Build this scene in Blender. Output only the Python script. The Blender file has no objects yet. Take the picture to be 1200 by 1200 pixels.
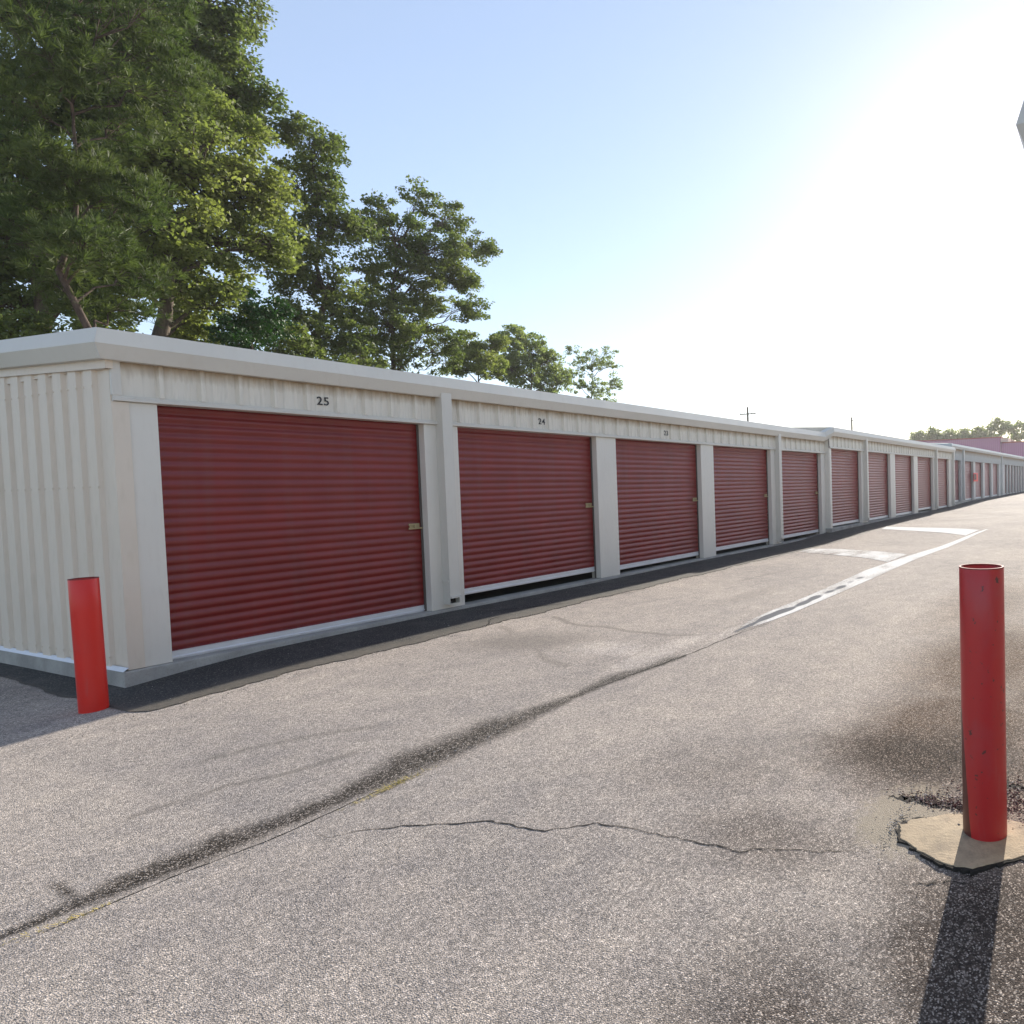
import bpy, bmesh, math, random
import numpy as np
from mathutils import Vector, Matrix, Quaternion
R = math.radians
random.seed(7); rng = np.random.default_rng(11)
scn = bpy.context.scene
col = scn.collection

# ------------------------------------------------------------------ camera
CAM = np.array([-2.97736, -7.82137, 1.4764])
FW = np.array([0.91007521, 0.41236733, -0.04142832])
RT = np.array([0.41173979, -0.91100911, -0.02308116])
UP = np.array([0.0472595, -0.0039479, 0.99887484])
cd = bpy.data.cameras.new('camera'); cam = bpy.data.objects.new('camera', cd); col.objects.link(cam)
m = Matrix([[RT[0], UP[0], -FW[0], CAM[0]], [RT[1], UP[1], -FW[1], CAM[1]], [RT[2], UP[2], -FW[2], CAM[2]], [0, 0, 0, 1]])
cam.matrix_world = m
cd.sensor_width = 36; cd.lens = 815.5 / 1200 * 36; cd.shift_x = -350 / 1200; cd.shift_y = 0
cd.clip_start = .05; cd.clip_end = 3000
scn.camera = cam
def at(px, py, Y):                      # point of the plane y = Y seen at a photograph position
    d = FW + RT * (px - 950) / 815.5 - UP * (py - 600) / 815.5
    return CAM + d * (Y - CAM[1]) / d[1]
def at_x(px, py, X):
    d = FW + RT * (px - 950) / 815.5 - UP * (py - 600) / 815.5
    return CAM + d * (X - CAM[0]) / d[0]

# ------------------------------------------------------------------ light
SAZ, SEL = 5.0, 21.0
w = bpy.data.worlds.new("World"); scn.world = w; w.use_nodes = True
nt = w.node_tree; nt.nodes.clear()
sky = nt.nodes.new('ShaderNodeTexSky'); sky.sky_type = 'NISHITA'; sky.sun_disc = False
sky.sun_elevation = R(SEL); sky.sun_rotation = R(90 - SAZ)
sky.air_density = 1.0; sky.dust_density = 0.3; sky.ozone_density = 1.5
bg = nt.nodes.new('ShaderNodeBackground'); bg.inputs[1].default_value = .066
ow = nt.nodes.new('ShaderNodeOutputWorld')
gm_ = nt.nodes.new('ShaderNodeMix'); gm_.data_type = 'RGBA'; gm_.blend_type = 'MULTIPLY'; gm_.inputs[0].default_value = 1; gm_.inputs[7].default_value = (1.06, .985, .98, 1)
nt.links.new(sky.outputs[0], gm_.inputs[6]); ad_ = nt.nodes.new('ShaderNodeMix'); ad_.data_type = 'RGBA'; ad_.blend_type = 'ADD'; ad_.inputs[0].default_value = 1; ad_.inputs[7].default_value = (1.62, 1.90, 2.40, 1)
nt.links.new(gm_.outputs[2], ad_.inputs[6]); nt.links.new(ad_.outputs[2], bg.inputs[0]); nt.links.new(bg.outputs[0], ow.inputs[0])
ld = bpy.data.lights.new('sun', 'SUN'); ld.energy = 4.2; ld.angle = R(.53); ld.color = (1, .93, .82)
sun = bpy.data.objects.new('sun', ld); col.objects.link(sun)
sd = Vector((math.cos(R(SEL)) * math.cos(R(SAZ)), math.cos(R(SEL)) * math.sin(R(SAZ)), math.sin(R(SEL))))
sun.rotation_mode = 'QUATERNION'; sun.rotation_quaternion = sd.to_track_quat('Z', 'Y'); sun.location = (20, 0, 20)
vs = scn.view_settings; vs.view_transform = 'Standard'; vs.look = 'None'; vs.gamma = 1; vs.exposure = 1.2
scn.render.engine = 'CYCLES'
scn.render.resolution_x = scn.render.resolution_y = 1024

# ------------------------------------------------------------------ material helpers
class NT:
    def __init__(s, name):
        s.m = bpy.data.materials.new(name); s.m.use_nodes = True; s.t = s.m.node_tree; s.t.nodes.clear()
        s.out = s.n('ShaderNodeOutputMaterial'); s.b = s.n('ShaderNodeBsdfPrincipled'); s.l(s.b.outputs[0], s.out.inputs[0])
        s.co = s.n('ShaderNodeTexCoord')
    def n(s, t): return s.t.nodes.new(t)
    def l(s, a, b): s.t.links.new(a, b)
    def put(s, v, inp):
        if isinstance(v, bpy.types.NodeSocket): s.l(v, inp)
        elif isinstance(v, (tuple, list)): inp.default_value = (*v, 1) if len(v) == 3 and len(inp.default_value) == 4 else v
        else: inp.default_value = v
    def pos(s, scale=(1, 1, 1)):
        g = s.n('ShaderNodeMapping'); s.l(s.co.outputs['Object'], g.inputs[0]); g.inputs['Scale'].default_value = scale
        return g.outputs[0]
    def noise(s, scale, detail=2, vec=None, rough=.5, dist=0.):
        g = s.n('ShaderNodeTexNoise'); g.inputs['Scale'].default_value = scale; g.inputs['Detail'].default_value = detail
        g.inputs['Roughness'].default_value = rough; g.inputs['Distortion'].default_value = dist
        s.l(vec or s.co.outputs['Object'], g.inputs['Vector']); return g.outputs[0]
    def voro(s, scale, vec=None, feat='F1'):
        g = s.n('ShaderNodeTexVoronoi'); g.feature = feat; g.inputs['Scale'].default_value = scale
        s.l(vec or s.co.outputs['Object'], g.inputs['Vector']); return g
    def ramp(s, f, stops):
        g = s.n('ShaderNodeValToRGB'); e = g.color_ramp.elements
        while len(e) < len(stops): e.new(.5)
        for k, (p, c) in enumerate(stops):
            e[k].position = p; e[k].color = (c, c, c, 1) if isinstance(c, (int, float)) else (*c, 1)
        s.l(f, g.inputs[0]); return g.outputs[0]
    def mix(s, f, a, b, mode='MIX'):
        g = s.n('ShaderNodeMix'); g.data_type = 'RGBA'; g.blend_type = mode
        s.put(f, g.inputs[0]); s.put(a, g.inputs[6]); s.put(b, g.inputs[7]); return g.outputs[2]
    def math(s, op, a, b=0., clamp=False):
        g = s.n('ShaderNodeMath'); g.operation = op; g.use_clamp = clamp; s.put(a, g.inputs[0]); s.put(b, g.inputs[1]); return g.outputs[0]
    def attr(s, name):
        g = s.n('ShaderNodeAttribute'); g.attribute_name = name; return g.outputs['Fac']
    def sep(s, v):
        g = s.n('ShaderNodeSeparateXYZ'); s.l(v, g.inputs[0]); return g.outputs
    def bump(s, h, strength, dist):
        g = s.n('ShaderNodeBump'); g.inputs['Strength'].default_value = strength; g.inputs['Distance'].default_value = dist
        s.l(h, g.inputs['Height']); s.l(g.outputs[0], s.b.inputs['Normal'])
    def fin(s, base, rough=.6, metal=0., spec=.5):
        s.put(base, s.b.inputs['Base Color']); s.put(rough, s.b.inputs['Roughness']); s.put(metal, s.b.inputs['Metallic'])
        s.b.inputs['Specular IOR Level'].default_value = spec; return s.m

def painted(name, c, rough=.45, var=.08, dirt=None, spec=.5, wavy=0.):
    t = NT(name)
    a = t.noise(1.3, 4); b = t.noise(23, 3, t.pos((1, 1, .25)))
    lo = tuple(v * (1 - var) for v in c); hi = tuple(min(1, v * (1 + var)) for v in c)
    cc = t.mix(t.ramp(a, [(.3, 0.), (.7, 1.)]), lo, hi)
    cc = t.mix(t.math('MULTIPLY', t.ramp(b, [(.52, 0.), (.75, 1.)]), .25), cc, dirt or tuple(v * .6 for v in c))
    if wavy: t.bump(t.noise(3.0, 2, t.pos((1, 1, .6))), wavy, .02)
    return t.fin(cc, t.math('ADD', t.math('MULTIPLY', a, .2), rough - .1), 0, spec)

M = {}
M['cream'] = painted('cream painted steel', (.70, .61, .50), .5, .03, (.55, .47, .34), wavy=.08)
M['post'] = painted('cream painted post', (.70, .665, .59), .45, .03, (.58, .53, .45))
M['fascia'] = painted('cream fascia steel', (.62, .59, .525), .45, .04, (.55, .50, .42), wavy=.08)
M['grey'] = painted('glare greyed painted steel', (.44, .45, .45), .45, .06, (.36, .38, .38))  # cream steel greyed in its colour for veiling glare; insulators share it
M['grey_post'] = painted('glare greyed post', (.48, .49, .48), .45, .06, (.36, .38, .38))
M['roof'] = painted('roof steel', (.55, .55, .53), .5, .08)
M['track'] = painted('dark door guide', (.10, .085, .075), .6)
M['inside'] = painted('dark interior', (.10, .095, .085), .8)

def header_mat(name, c):                    # rust coloured dirt staining along the top of the header under the gutter
    t = NT(name)
    P = t.sep(t.co.outputs['UV'])
    n1 = t.noise(9, 3); n2 = t.noise(40, 2, t.pos((1, 1, .12)))
    h = t.math('ADD', P[1], t.math('MULTIPLY', t.math('SUBTRACT', t.mix(.6, n1, n2), .5), .55))
    f = t.ramp(h, [(.50, 0.), (.88, 1.)])
    cc = t.mix(t.math('MULTIPLY', f, .8), c, (.30, .19, .085))
    cc = t.mix(t.math('MULTIPLY', t.ramp(n2, [(.5, 0.), (.7, 1.)]), .3), cc, tuple(v * .7 for v in c))
    return t.fin(cc, .5)
M['header'] = header_mat('stained header panel', (.72, .67, .575))
M['header_grey'] = header_mat('glare greyed header', (.48, .49, .48))

def door_mat(name, c):
    t = NT(name)
    n = t.noise(2.2, 4); s2 = t.noise(14, 3, t.pos((.35, 1, 2.0)))
    cc = t.mix(t.ramp(n, [(.3, 0.), (.7, 1.)]), tuple(v * .86 for v in c), tuple(v * 1.12 for v in c))
    cc = t.mix(t.math('MULTIPLY', t.ramp(t.noise(3, 3, t.pos((2.5, 1, .12))), [(.5, 0.), (.75, 1.)]), .3), cc, (c[0] * .75 + .03, c[1] + .03, c[2] + .025))
    return t.fin(cc, .34, 0, .55)
M['door'] = door_mat('dark red door curtain', (.195, .0155, .013))
M['door_far'] = door_mat('glare paled red door curtain', (.22, .06, .065))  # same red doors further off, veiling glare put into the paler colour

def metal(name, c, r=.35, m_=1.):
    t = NT(name); n = t.noise(18, 3, t.pos((.3, 1, 1)))
    return t.fin(t.mix(n, tuple(v * .8 for v in c), c), t.math('ADD', t.math('MULTIPLY', n, .3), r - .1), m_)
M['alu'] = metal('galvanised bottom bar', (.80, .82, .85), .35, .45)
M['brass'] = metal('brass latch', (.45, .38, .22), .45, .6)
M['black'] = painted('black paint', (.012, .012, .014), .5)
M['hole_shade'] = painted('painted hole shade', (.02, .02, .02), .8)  # near black paint for the shade in spout mouths and under doors

def concrete(name, c, sc=1.):
    t = NT(name)
    a = t.noise(3 * sc, 6, None, .6); b = t.noise(60 * sc, 3); g = t.voro(120 * sc)
    cc = t.mix(t.ramp(a, [(.3, 0.), (.72, 1.)]), tuple(v * .66 for v in c), tuple(v * 1.12 for v in c))
    cc = t.mix(t.math('MULTIPLY', t.ramp(b, [(.5, 0.), (.75, 1.)]), .4), cc, tuple(v * .55 for v in c))
    t.bump(t.math('ADD', b, t.math('MULTIPLY', g.outputs[0], .5)), .5, .004)
    if name.startswith('tan'):
        cc = t.mix(t.math('MULTIPLY', t.ramp(t.noise(9, 5, None, .7), [(.45, 0.), (.7, 1.)]), .7), cc, (.17, .135, .10))
    return t.fin(cc, .85, 0, .25)
M['slab'] = concrete('slab concrete', (.40, .39, .36))
M['pad'] = concrete('tan concrete', (.42, .325, .215))
M['cement'] = concrete('cement smear', (.33, .28, .21), 1.5)

def asphalt_nodes(t, light=1., k=1., paint=False):
    v1 = t.voro(178); v2 = t.voro(88); n1 = t.noise(.45, 4); n2 = t.noise(5, 5); n3 = t.noise(38, 3, None, .7)
    cell = t.sep(v1.outputs['Color'])
    c1 = t.ramp(cell[0], [(0., (.035, .033, .034)), (.28, (.075, .070, .068)), (.5, (.165, .155, .147)), (.75, (.255, .235, .222)), (.93, (.40, .36, .335)), (1., (.62, .58, .55))])
    cell2 = t.sep(v2.outputs['Color'])
    c2 = t.ramp(cell2[1], [(0., (.06, .057, .056)), (.5, (.17, .16, .152)), (1., (.36, .325, .305))])
    cc = t.mix(.32, t.mix(.34, c1, (.165, .155, .147)), c2)
    gap = t.ramp(v1.outputs['Distance'], [(.45, 0.), (.8, 1.)])
    cc = t.mix(t.math('MULTIPLY', gap, .42), cc, (.03, .028, .028))
    cc = t.mix(t.ramp(n3, [(.35, .28), (.7, 0.)]), cc, (.075, .07, .068))
    cc = t.mix(1., cc, t.ramp(t.math('ADD', t.math('MULTIPLY', n1, .55), t.math('MULTIPLY', n2, .45)), [(.33, (.80, .80, .82)), (.66, (1.22, 1.19, 1.14))]), 'MULTIPLY')
    cc = t.mix(1., cc, (light * 1.06, light * 1.01, light * .955), 'MULTIPLY')
    h = t.math('SUBTRACT', t.math('MULTIPLY', cell[0], .5), v1.outputs['Distance'])
    return cc, h, n2, n3, n1

def make_ground_mat():
    t = NT('weathered chip asphalt')
    cc, h, n2, n3, n1 = asphalt_nodes(t, 1.98)
    stone = t.ramp(t.sep(t.voro(178).outputs['Color'])[0], [(.62, 1.), (.92, .42)])
    def M_(m, k): return t.math('MULTIPLY', t.math('MULTIPLY', m, k), stone)
    w1 = t.noise(16, 4, None, .65)
    wob = t.math('MULTIPLY', t.math('SUBTRACT', t.mix(.35, t.mix(.5, w1, t.noise(4.5, 3)), n3), .5), 1.7)
    def mask(name, lo, hi, wamp=1.):  # soft edge broken up by noise
        a = t.attr(name); a2 = t.math('ADD', a, t.math('MULTIPLY', wob, t.math('MULTIPLY', t.math('MINIMUM', t.math('MULTIPLY', a, 4.), 1.), wamp)))
        return t.ramp(a2, [(lo, 0.), (hi, 1.)])
    cc = t.mix(t.math('MULTIPLY', mask('film', .2, .8, .6), .5), cc, (.14, .122, .105))
    cc = t.mix(M_(mask('coarse', .12, .85, .6), 1.), cc, t.mix(1., cc, (.24, .215, .205), 'MULTIPLY'))
    cc = t.mix(M_(mask('brown', .12, .9, .5), 1.), cc, t.mix(1., cc, (.26, .175, .12), 'MULTIPLY'))
    cc = t.mix(t.math('MULTIPLY', mask('rough', .3, .7, 1.), .8), cc, t.mix(1., cc, (1.35, 1.36, 1.36), 'MULTIPLY'))
    gm = mask('gutter', .12, .95, 1.1)
    cc = t.mix(M_(gm, 1.), cc, t.mix(1., cc, (.10, .088, .072), 'MULTIPLY'))
    cc = t.mix(t.math('MULTIPLY', mask('dust', .35, .65, 1.2), .8), cc, (.32, .275, .21))
    gr = t.attr('verge')
    gcol = t.mix(t.noise(2.0, 5), (.05, .075, .02), (.12, .11, .04))
    cc = t.mix(gr, cc, gcol)
    t.bump(h, .75, .0042)
    return t.fin(cc, t.math('SUBTRACT', .93, t.math('MULTIPLY', gm, .3)), 0, .15)
M['ground'] = make_ground_mat()

def apron_mat():
    t = NT('newer dark asphalt')
    v = t.voro(150); c = t.sep(v.outputs['Color'])
    cc = t.ramp(c[0], [(0., (.014, .014, .016)), (.6, (.036, .035, .035)), (.9, (.07, .066, .06)), (1., (.2, .19, .16))])
    e = t.attr('edge')
    n = t.noise(3.5, 5); n2 = t.noise(22, 4)
    f = t.math('ADD', e, t.math('MULTIPLY', t.math('SUBTRACT', t.mix(.5, n, n2), .5), 1.1))
    cc = t.mix(t.math('MULTIPLY', t.ramp(f, [(.25, 0.), (.8, 1.)]), .75), cc, t.mix(n2, (.06, .052, .042), (.15, .128, .10)))
    cc = t.mix(t.math('MULTIPLY', t.ramp(n, [(.5, 0.), (.75, 1.)]), .4), cc, (.11, .10, .09))
    t.bump(v.outputs['Distance'], .5, .003)
    return t.fin(cc, .8, 0, .35)
M['apron'] = apron_mat()

def paint_mat():
    t = NT('worn white road paint')
    cc, h, n2, n3, n1 = asphalt_nodes(t, 1.7)
    wv = t.noise(30, 5, None, .75); big = t.noise(1.6, 3, t.pos((.6, 1.6, 1)))
    f = t.math('ADD', t.math('MULTIPLY', wv, .6), t.math('MULTIPLY', big, .55))
    f = t.math('ADD', f, t.math('MULTIPLY', t.attr('wear'), -.5))
    f = t.ramp(f, [(.38, 0.), (.56, 1.)])
    cc = t.mix(t.math('MULTIPLY', f, .9), cc, t.mix(n3, (.58, .56, .54), (.76, .75, .72)))
    cc = t.mix(t.ramp(t.attr('seal'), [(.4, 0.), (.6, 1.)]), cc, t.mix(n3, (.07, .072, .08), (.17, .17, .18)))
    t.bump(h, .5, .004)
    return t.fin(cc, .95, 0, .1)
M['paint'] = paint_mat()
t = NT('crack shadow filler'); M['crack'] = t.fin(t.mix(t.noise(30, 4), (.012, .011, .01), (.045, .04, .034)), .9, 0, .1)
t = NT('loose gravel'); v = t.voro(60); M['gravel'] = t.fin(t.ramp(t.sep(v.outputs['Color'])[0], [(0., (.06, .055, .05)), (.5, (.22, .2, .18)), (1., (.55, .5, .45))]), .8, 0, .3)
t = NT('dry grass'); M['dry'] = t.fin(t.mix(t.noise(30, 2), (.35, .24, .05), (.42, .36, .12)), .7, 0, .3)

def bollard_mat(name, c, marks):
    t = NT(name)
    n = t.noise(5, 4, t.pos((1, 1, .5))); n2 = t.noise(60, 4); sc_ = t.noise(25, 3, t.pos((1, 1, .2)))
    cc = t.mix(n, tuple(v * .85 for v in c), tuple(v * 1.1 for v in c))
    cc = t.mix(t.math('MULTIPLY', t.ramp(sc_, [(.62, 0.), (.8, 1.)]), .3), cc, (.35, .09, .09))
    if marks:
        P = t.sep(t.co.outputs['Object'])
        # dark brown strip low on one side, narrowing upwards
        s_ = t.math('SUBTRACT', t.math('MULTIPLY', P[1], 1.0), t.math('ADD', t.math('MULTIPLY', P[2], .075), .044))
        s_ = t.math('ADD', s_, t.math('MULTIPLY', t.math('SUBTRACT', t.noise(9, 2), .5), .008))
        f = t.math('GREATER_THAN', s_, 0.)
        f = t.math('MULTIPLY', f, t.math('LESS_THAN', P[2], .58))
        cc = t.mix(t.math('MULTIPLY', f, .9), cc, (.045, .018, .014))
        chips = t.math('MULTIPLY', t.math('GREATER_THAN', t.noise(30, 5, None, .6), .655), .9)
        cc = t.mix(t.math('MULTIPLY', t.ramp(t.noise(3.5, 5, t.pos((1, 1, .6)), .65), [(.48, 0.), (.68, 1.)]), .45), cc, (.33, .06, .07))
        cc = t.mix(chips, cc, (.06, .03, .025))
    t.bump(n2, .15, .001)
    return t.fin(cc, t.math('ADD', t.math('MULTIPLY', n2, .2), .28), 0, .5)
M['bollard_new'] = bollard_mat('glossy signal red paint', (.62, .014, .007), False)
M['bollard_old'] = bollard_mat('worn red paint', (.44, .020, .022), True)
M['rim'] = painted('rusty rim', (.20, .035, .03), .8)

def bark(name, c):
    t = NT(name); n = t.noise(12, 5, t.pos((1, 1, .25)), .65)
    t.bump(n, .6, .03)
    return t.fin(t.mix(t.ramp(n, [(.3, 0.), (.7, 1.)]), tuple(v * .45 for v in c), tuple(v * 1.3 for v in c)), .9, 0, .2)
M['bark'] = bark('brown bark', (.11, .085, .065)); M['bark_pine'] = bark('reddish pine bark', (.10, .07, .055))

def leaf(name, a, b, trans=.35, yellow=(.16, .17, .03)):
    t = NT(name)
    tint = t.attr('tint'); n = t.noise(.55, 3)
    cc = t.mix(tint, a, b); cc = t.mix(t.ramp(n, [(.35, 0.), (.7, .55)]), cc, yellow)
    t.fin(cc, .6, 0, .3)
    tr = t.n('ShaderNodeBsdfTranslucent'); t.l(t.mix(1., cc, (1.3, 1.45, .85), 'MULTIPLY'), tr.inputs[0])
    mx = t.n('ShaderNodeMixShader'); mx.inputs[0].default_value = trans
    t.l(t.b.outputs[0], mx.inputs[1]); t.l(tr.outputs[0], mx.inputs[2]); t.l(mx.outputs[0], t.out.inputs[0])
    return t.m
M['leaf_a'] = leaf('sunlit oak leaves', (.095, .125, .036), (.20, .225, .070), .48, (.25, .25, .085))
M['leaf_b'] = leaf('dark green leaves', (.062, .092, .028), (.135, .165, .052), .45, (.18, .19, .065))
M['needle'] = leaf('pine needles', (.034, .060, .017), (.080, .112, .030), .36, (.14, .155, .045))
M['leaf_c'] = leaf('cedar foliage', (.015, .045, .010), (.03, .075, .016), .25, (.03, .08, .015))
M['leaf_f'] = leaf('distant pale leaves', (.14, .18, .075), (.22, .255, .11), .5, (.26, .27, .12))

# ------------------------------------------------------------------ mesh helpers
def new_obj(name, me, mat, parent=None):
    me.name = name
    if mat: me.materials.append(mat)
    o = bpy.data.objects.new(name, me); col.objects.link(o)
    if parent: o.parent = parent
    return o
def fast_mesh(name, V, F, k, smooth=False):
    """V (n,3), F (m,k) numpy"""
    me = bpy.data.meshes.new(name); V = np.asarray(V, np.float32); F = np.asarray(F, np.int32)
    me.vertices.add(len(V)); me.vertices.foreach_set('co', V.ravel())
    me.loops.add(F.size); me.loops.foreach_set('vertex_index', F.ravel())
    me.polygons.add(len(F)); me.polygons.foreach_set('loop_start', np.arange(0, F.size, k, dtype=np.int32))
    try: me.polygons.foreach_set('loop_total', np.full(len(F), k, np.int32))
    except Exception: pass
    me.update(calc_edges=True); me.validate()
    if smooth: me.polygons.foreach_set('use_smooth', np.ones(len(me.polygons), bool))
    return me
def fattr(me, name, arr):
    a = me.attributes.new(name, 'FLOAT', 'POINT'); a.data.foreach_set('value', np.asarray(arr, np.float32))
class MB:
    def __init__(s): s.v = []; s.f = []
    def box(s, x0, x1, y0, y1, z0, z1):
        n = len(s.v)
        s.v += [(x, y, z) for z in (z0, z1) for x, y in ((x0, y0), (x1, y0), (x1, y1), (x0, y1))]
        s.f += [tuple(n + i for i in q) for q in ((3, 2, 1, 0), (4, 5, 6, 7), (0, 1, 5, 4), (1, 2, 6, 5), (2, 3, 7, 6), (3, 0, 4, 7))]; return s
    def quad(s, *p): n = len(s.v); s.v += list(p); s.f.append(tuple(range(n, n + len(p)))); return s
    def sweep(s, prof, ends, caps=True):
        """prof: list of (a,b); ends: list of functions or point-lists mapping profile to 3D"""
        n = len(s.v); k = len(prof)
        for e in ends: s.v += [e(a, b) for a, b in prof]
        for j in range(len(ends) - 1):
            for i in range(k):
                i2 = (i + 1) % k; s.f.append((n + j * k + i, n + j * k + i2, n + (j + 1) * k + i2, n + (j + 1) * k + i))
        if caps: s.f.append(tuple(n + i for i in reversed(range(k)))); s.f.append(tuple(n + (len(ends) - 1) * k + i for i in range(k)))
        return s
    def cyl(s, x, y, z0, z1, r0, r1=None, seg=12):
        r1 = r0 if r1 is None else r1; n = len(s.v)
        for z, r in ((z0, r0), (z1, r1)):
            s.v += [(x + r * math.cos(2 * math.pi * i / seg), y + r * math.sin(2 * math.pi * i / seg), z) for i in range(seg)]
        for i in range(seg): s.f.append((n + i, n + (i + 1) % seg, n + seg + (i + 1) % seg, n + seg + i))
        s.f.append(tuple(n + i for i in reversed(range(seg)))); s.f.append(tuple(n + seg + i for i in range(seg))); return s
    def mesh(s, name):
        me = bpy.data.meshes.new(name); me.from_pydata(s.v, [], s.f); me.update(); return me
    def obj(s, name, mat, parent=None, bevel=0., smooth=False):
        me = s.mesh(name)
        bm = bmesh.new(); bm.from_mesh(me); bmesh.ops.recalc_face_normals(bm, faces=bm.faces)
        if bevel: bmesh.ops.bevel(bm, geom=list(bm.edges), offset=bevel, segments=2, affect='EDGES', profile=.6)
        if smooth:
            for f in bm.faces: f.smooth = True
        bm.to_mesh(me); bm.free()
        return new_obj(name, me, mat, parent)
def thing(name, loc, label, cat, group=None):
    o = bpy.data.objects.new(name, None); o.empty_display_size = .3; col.objects.link(o); o.location = loc
    o['label'] = label; o['category'] = cat
    if group: o['group'] = group
    return o
def structure(o): o['kind'] = 'structure'; return o

# ------------------------------------------------------------------ ground
GX = [-400, -50, -6, -1, 0, 1, 3, 13, 16, 20, 30, 36, 45, 60, 100, 300, 900]
GZ = [-.5, -.35, -.26, -.19, -.14, -.11, -.08, -.06, .02, .08, .14, .26, .29, .33, .5, .8, 1.]
def gutter_y(x): return np.interp(x, [-2, -1, 0, 1.5, 2.3, 3.4, 6, 10, 17, 40], [-3.78, -3.86, -3.94, -3.9, -4.02, -4.0, -3.95, -3.8, -4.1, -4.1])
def gz(x, y):
    z = np.interp(x, GX, GZ)
    d = np.abs(y - gutter_y(x))
    z = z - .022 * np.exp(-(d / .55) ** 2) - .012 * np.exp(-(d / .10) ** 2) * (x < 20)
    z = z + np.interp(x, [-.3, 0, .4, 1.0, 3, 8, 15, 15.4, 30, 31, 80], [0, .005, .03, .05, .035, .03, .03, .05, .05, .03, .03]) * np.clip((y + 1.0) / .9, 0, 1)
    z = z + .006 * np.sin(x * .9 + y * .6) * np.exp(-(x / 30.) ** 2)
    return z
def axis(lo, hi, step, out_lo, out_hi, g=1.10):
    a = list(np.arange(lo, hi, step)); s = step
    while a[-1] < out_hi: s = min(s * g, 60); a.append(a[-1] + s)
    b = []; x = lo; s = step
    while x > out_lo: s = min(s * g, 60); x -= s; b.append(x)
    return np.array(b[::-1] + a)
xs = axis(-2.6, 3.8, .032, -330, 430, 1.06); ys = np.concatenate([np.arange(-7.7, -3.2, .032), np.arange(-3.2, .45, .05)]); ys2 = axis(-7.7, .45, .05, -330, 330, 1.07); ys = np.concatenate([ys2[ys2 < -7.72], ys, ys2[ys2 > .47]])
_unused = axis(-7.7, -3.2, .032, -330, 330, 1.07)
X, Y = np.meshgrid(xs, ys, indexing='ij'); Z = gz(X, Y)
Z = np.where((X > -.2) & (X < 82) & (Y > .4) & (Y < 9), Z - .25, Z)
nx, ny = X.shape
idx = np.arange(nx * ny).reshape(nx, ny)
F = np.stack([idx[:-1, :-1], idx[1:, :-1], idx[1:, 1:], idx[:-1, 1:]], -1).reshape(-1, 4)
me = fast_mesh('ground', np.stack([X, Y, Z], -1).reshape(-1, 3), F, 4, True)
d = np.abs(Y - gutter_y(X))
off = Y - (gutter_y(X) - .015)
gw = np.interp(X, [-2.0, -1.9, -1.4, -1.1, -.9, -.6, -.4, -.1, .2, .45, .8, 1.2, 1.7, 2.0, 2.3, 2.5], [0, .03, .11, .14, .10, .09, .15, .21, .18, .19, .10, .05, .11, .05, .08, 0])
gm = np.where(gw > .001, np.clip(1.2 - np.abs(off - gw * .5) / (gw * 1.25 + .002), 0, 1), 0)
fk = np.zeros_like(X)
for (x0, y0), (x1, y1) in (((-1.63, -3.50), (-1.65, -3.72)), ((-1.65, -3.72), (-1.55, -3.88))):
    u = np.clip(((X - x0) * (x1 - x0) + (Y - y0) * (y1 - y0)) / ((x1 - x0) ** 2 + (y1 - y0) ** 2), 0, 1)
    fk = np.maximum(fk, np.clip(1.1 - np.hypot(X - x0 - u * (x1 - x0), Y - y0 - u * (y1 - y0)) / .035, 0, 1))
bl = np.maximum(gm, .8 * fk)
fattr(me, 'gutter', bl.ravel())
G = lambda cx, cy, rx, ry, a=0: np.exp(-(((X - cx) * math.cos(a) + (Y - cy) * math.sin(a)) / rx) ** 2 - ((-(X - cx) * math.sin(a) + (Y - cy) * math.cos(a)) / ry) ** 2)
br = np.maximum.reduce([1.35 * G(1.4, -6.8, .85, .55), 1.15 * G(3.1, -6.7, 1.5, .6), 1.2 * G(.95, -6.7, .36, .5), .65 * G(5.8, -6.2, 2.2, .6), 1. * G(2.2, -7.6, 2.5, .8)])
fattr(me, 'brown', br.ravel())
fattr(me, 'coarse', np.maximum.reduce([1.2 * G(-.6, -7.4, .6, .42), G(.85, -6.7, .45, .6), .75 * G(-1.2, -6.9, .5, .5), .35 * G(.3, -5.7, .5, .7), .6 * G(-.2, -6.3, .3, .5)]).ravel())
def arc(pts, wd): 
    xa = np.array([p[0] for p in pts]); ya = np.array([p[1] for p in pts])
    o_ = np.argsort(ya); xc = np.interp(Y, ya[o_], xa[o_]) + .04 * np.sin(Y * 7)
    return np.exp(-((X - xc) / wd) ** 2) * (Y > ya.min()) * (Y < ya.max())
def seg_(pts, wd):
    out = np.zeros_like(X)
    for (x0, y0), (x1, y1) in zip(pts[:-1], pts[1:]):
        L2 = (x1 - x0) ** 2 + (y1 - y0) ** 2; u = np.clip(((X - x0) * (x1 - x0) + (Y - y0) * (y1 - y0)) / L2, 0, 1)
        out = np.maximum(out, np.exp(-(np.hypot(X - x0 - u * (x1 - x0), Y - y0 - u * (y1 - y0)) / wd) ** 2))
    return out
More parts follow.
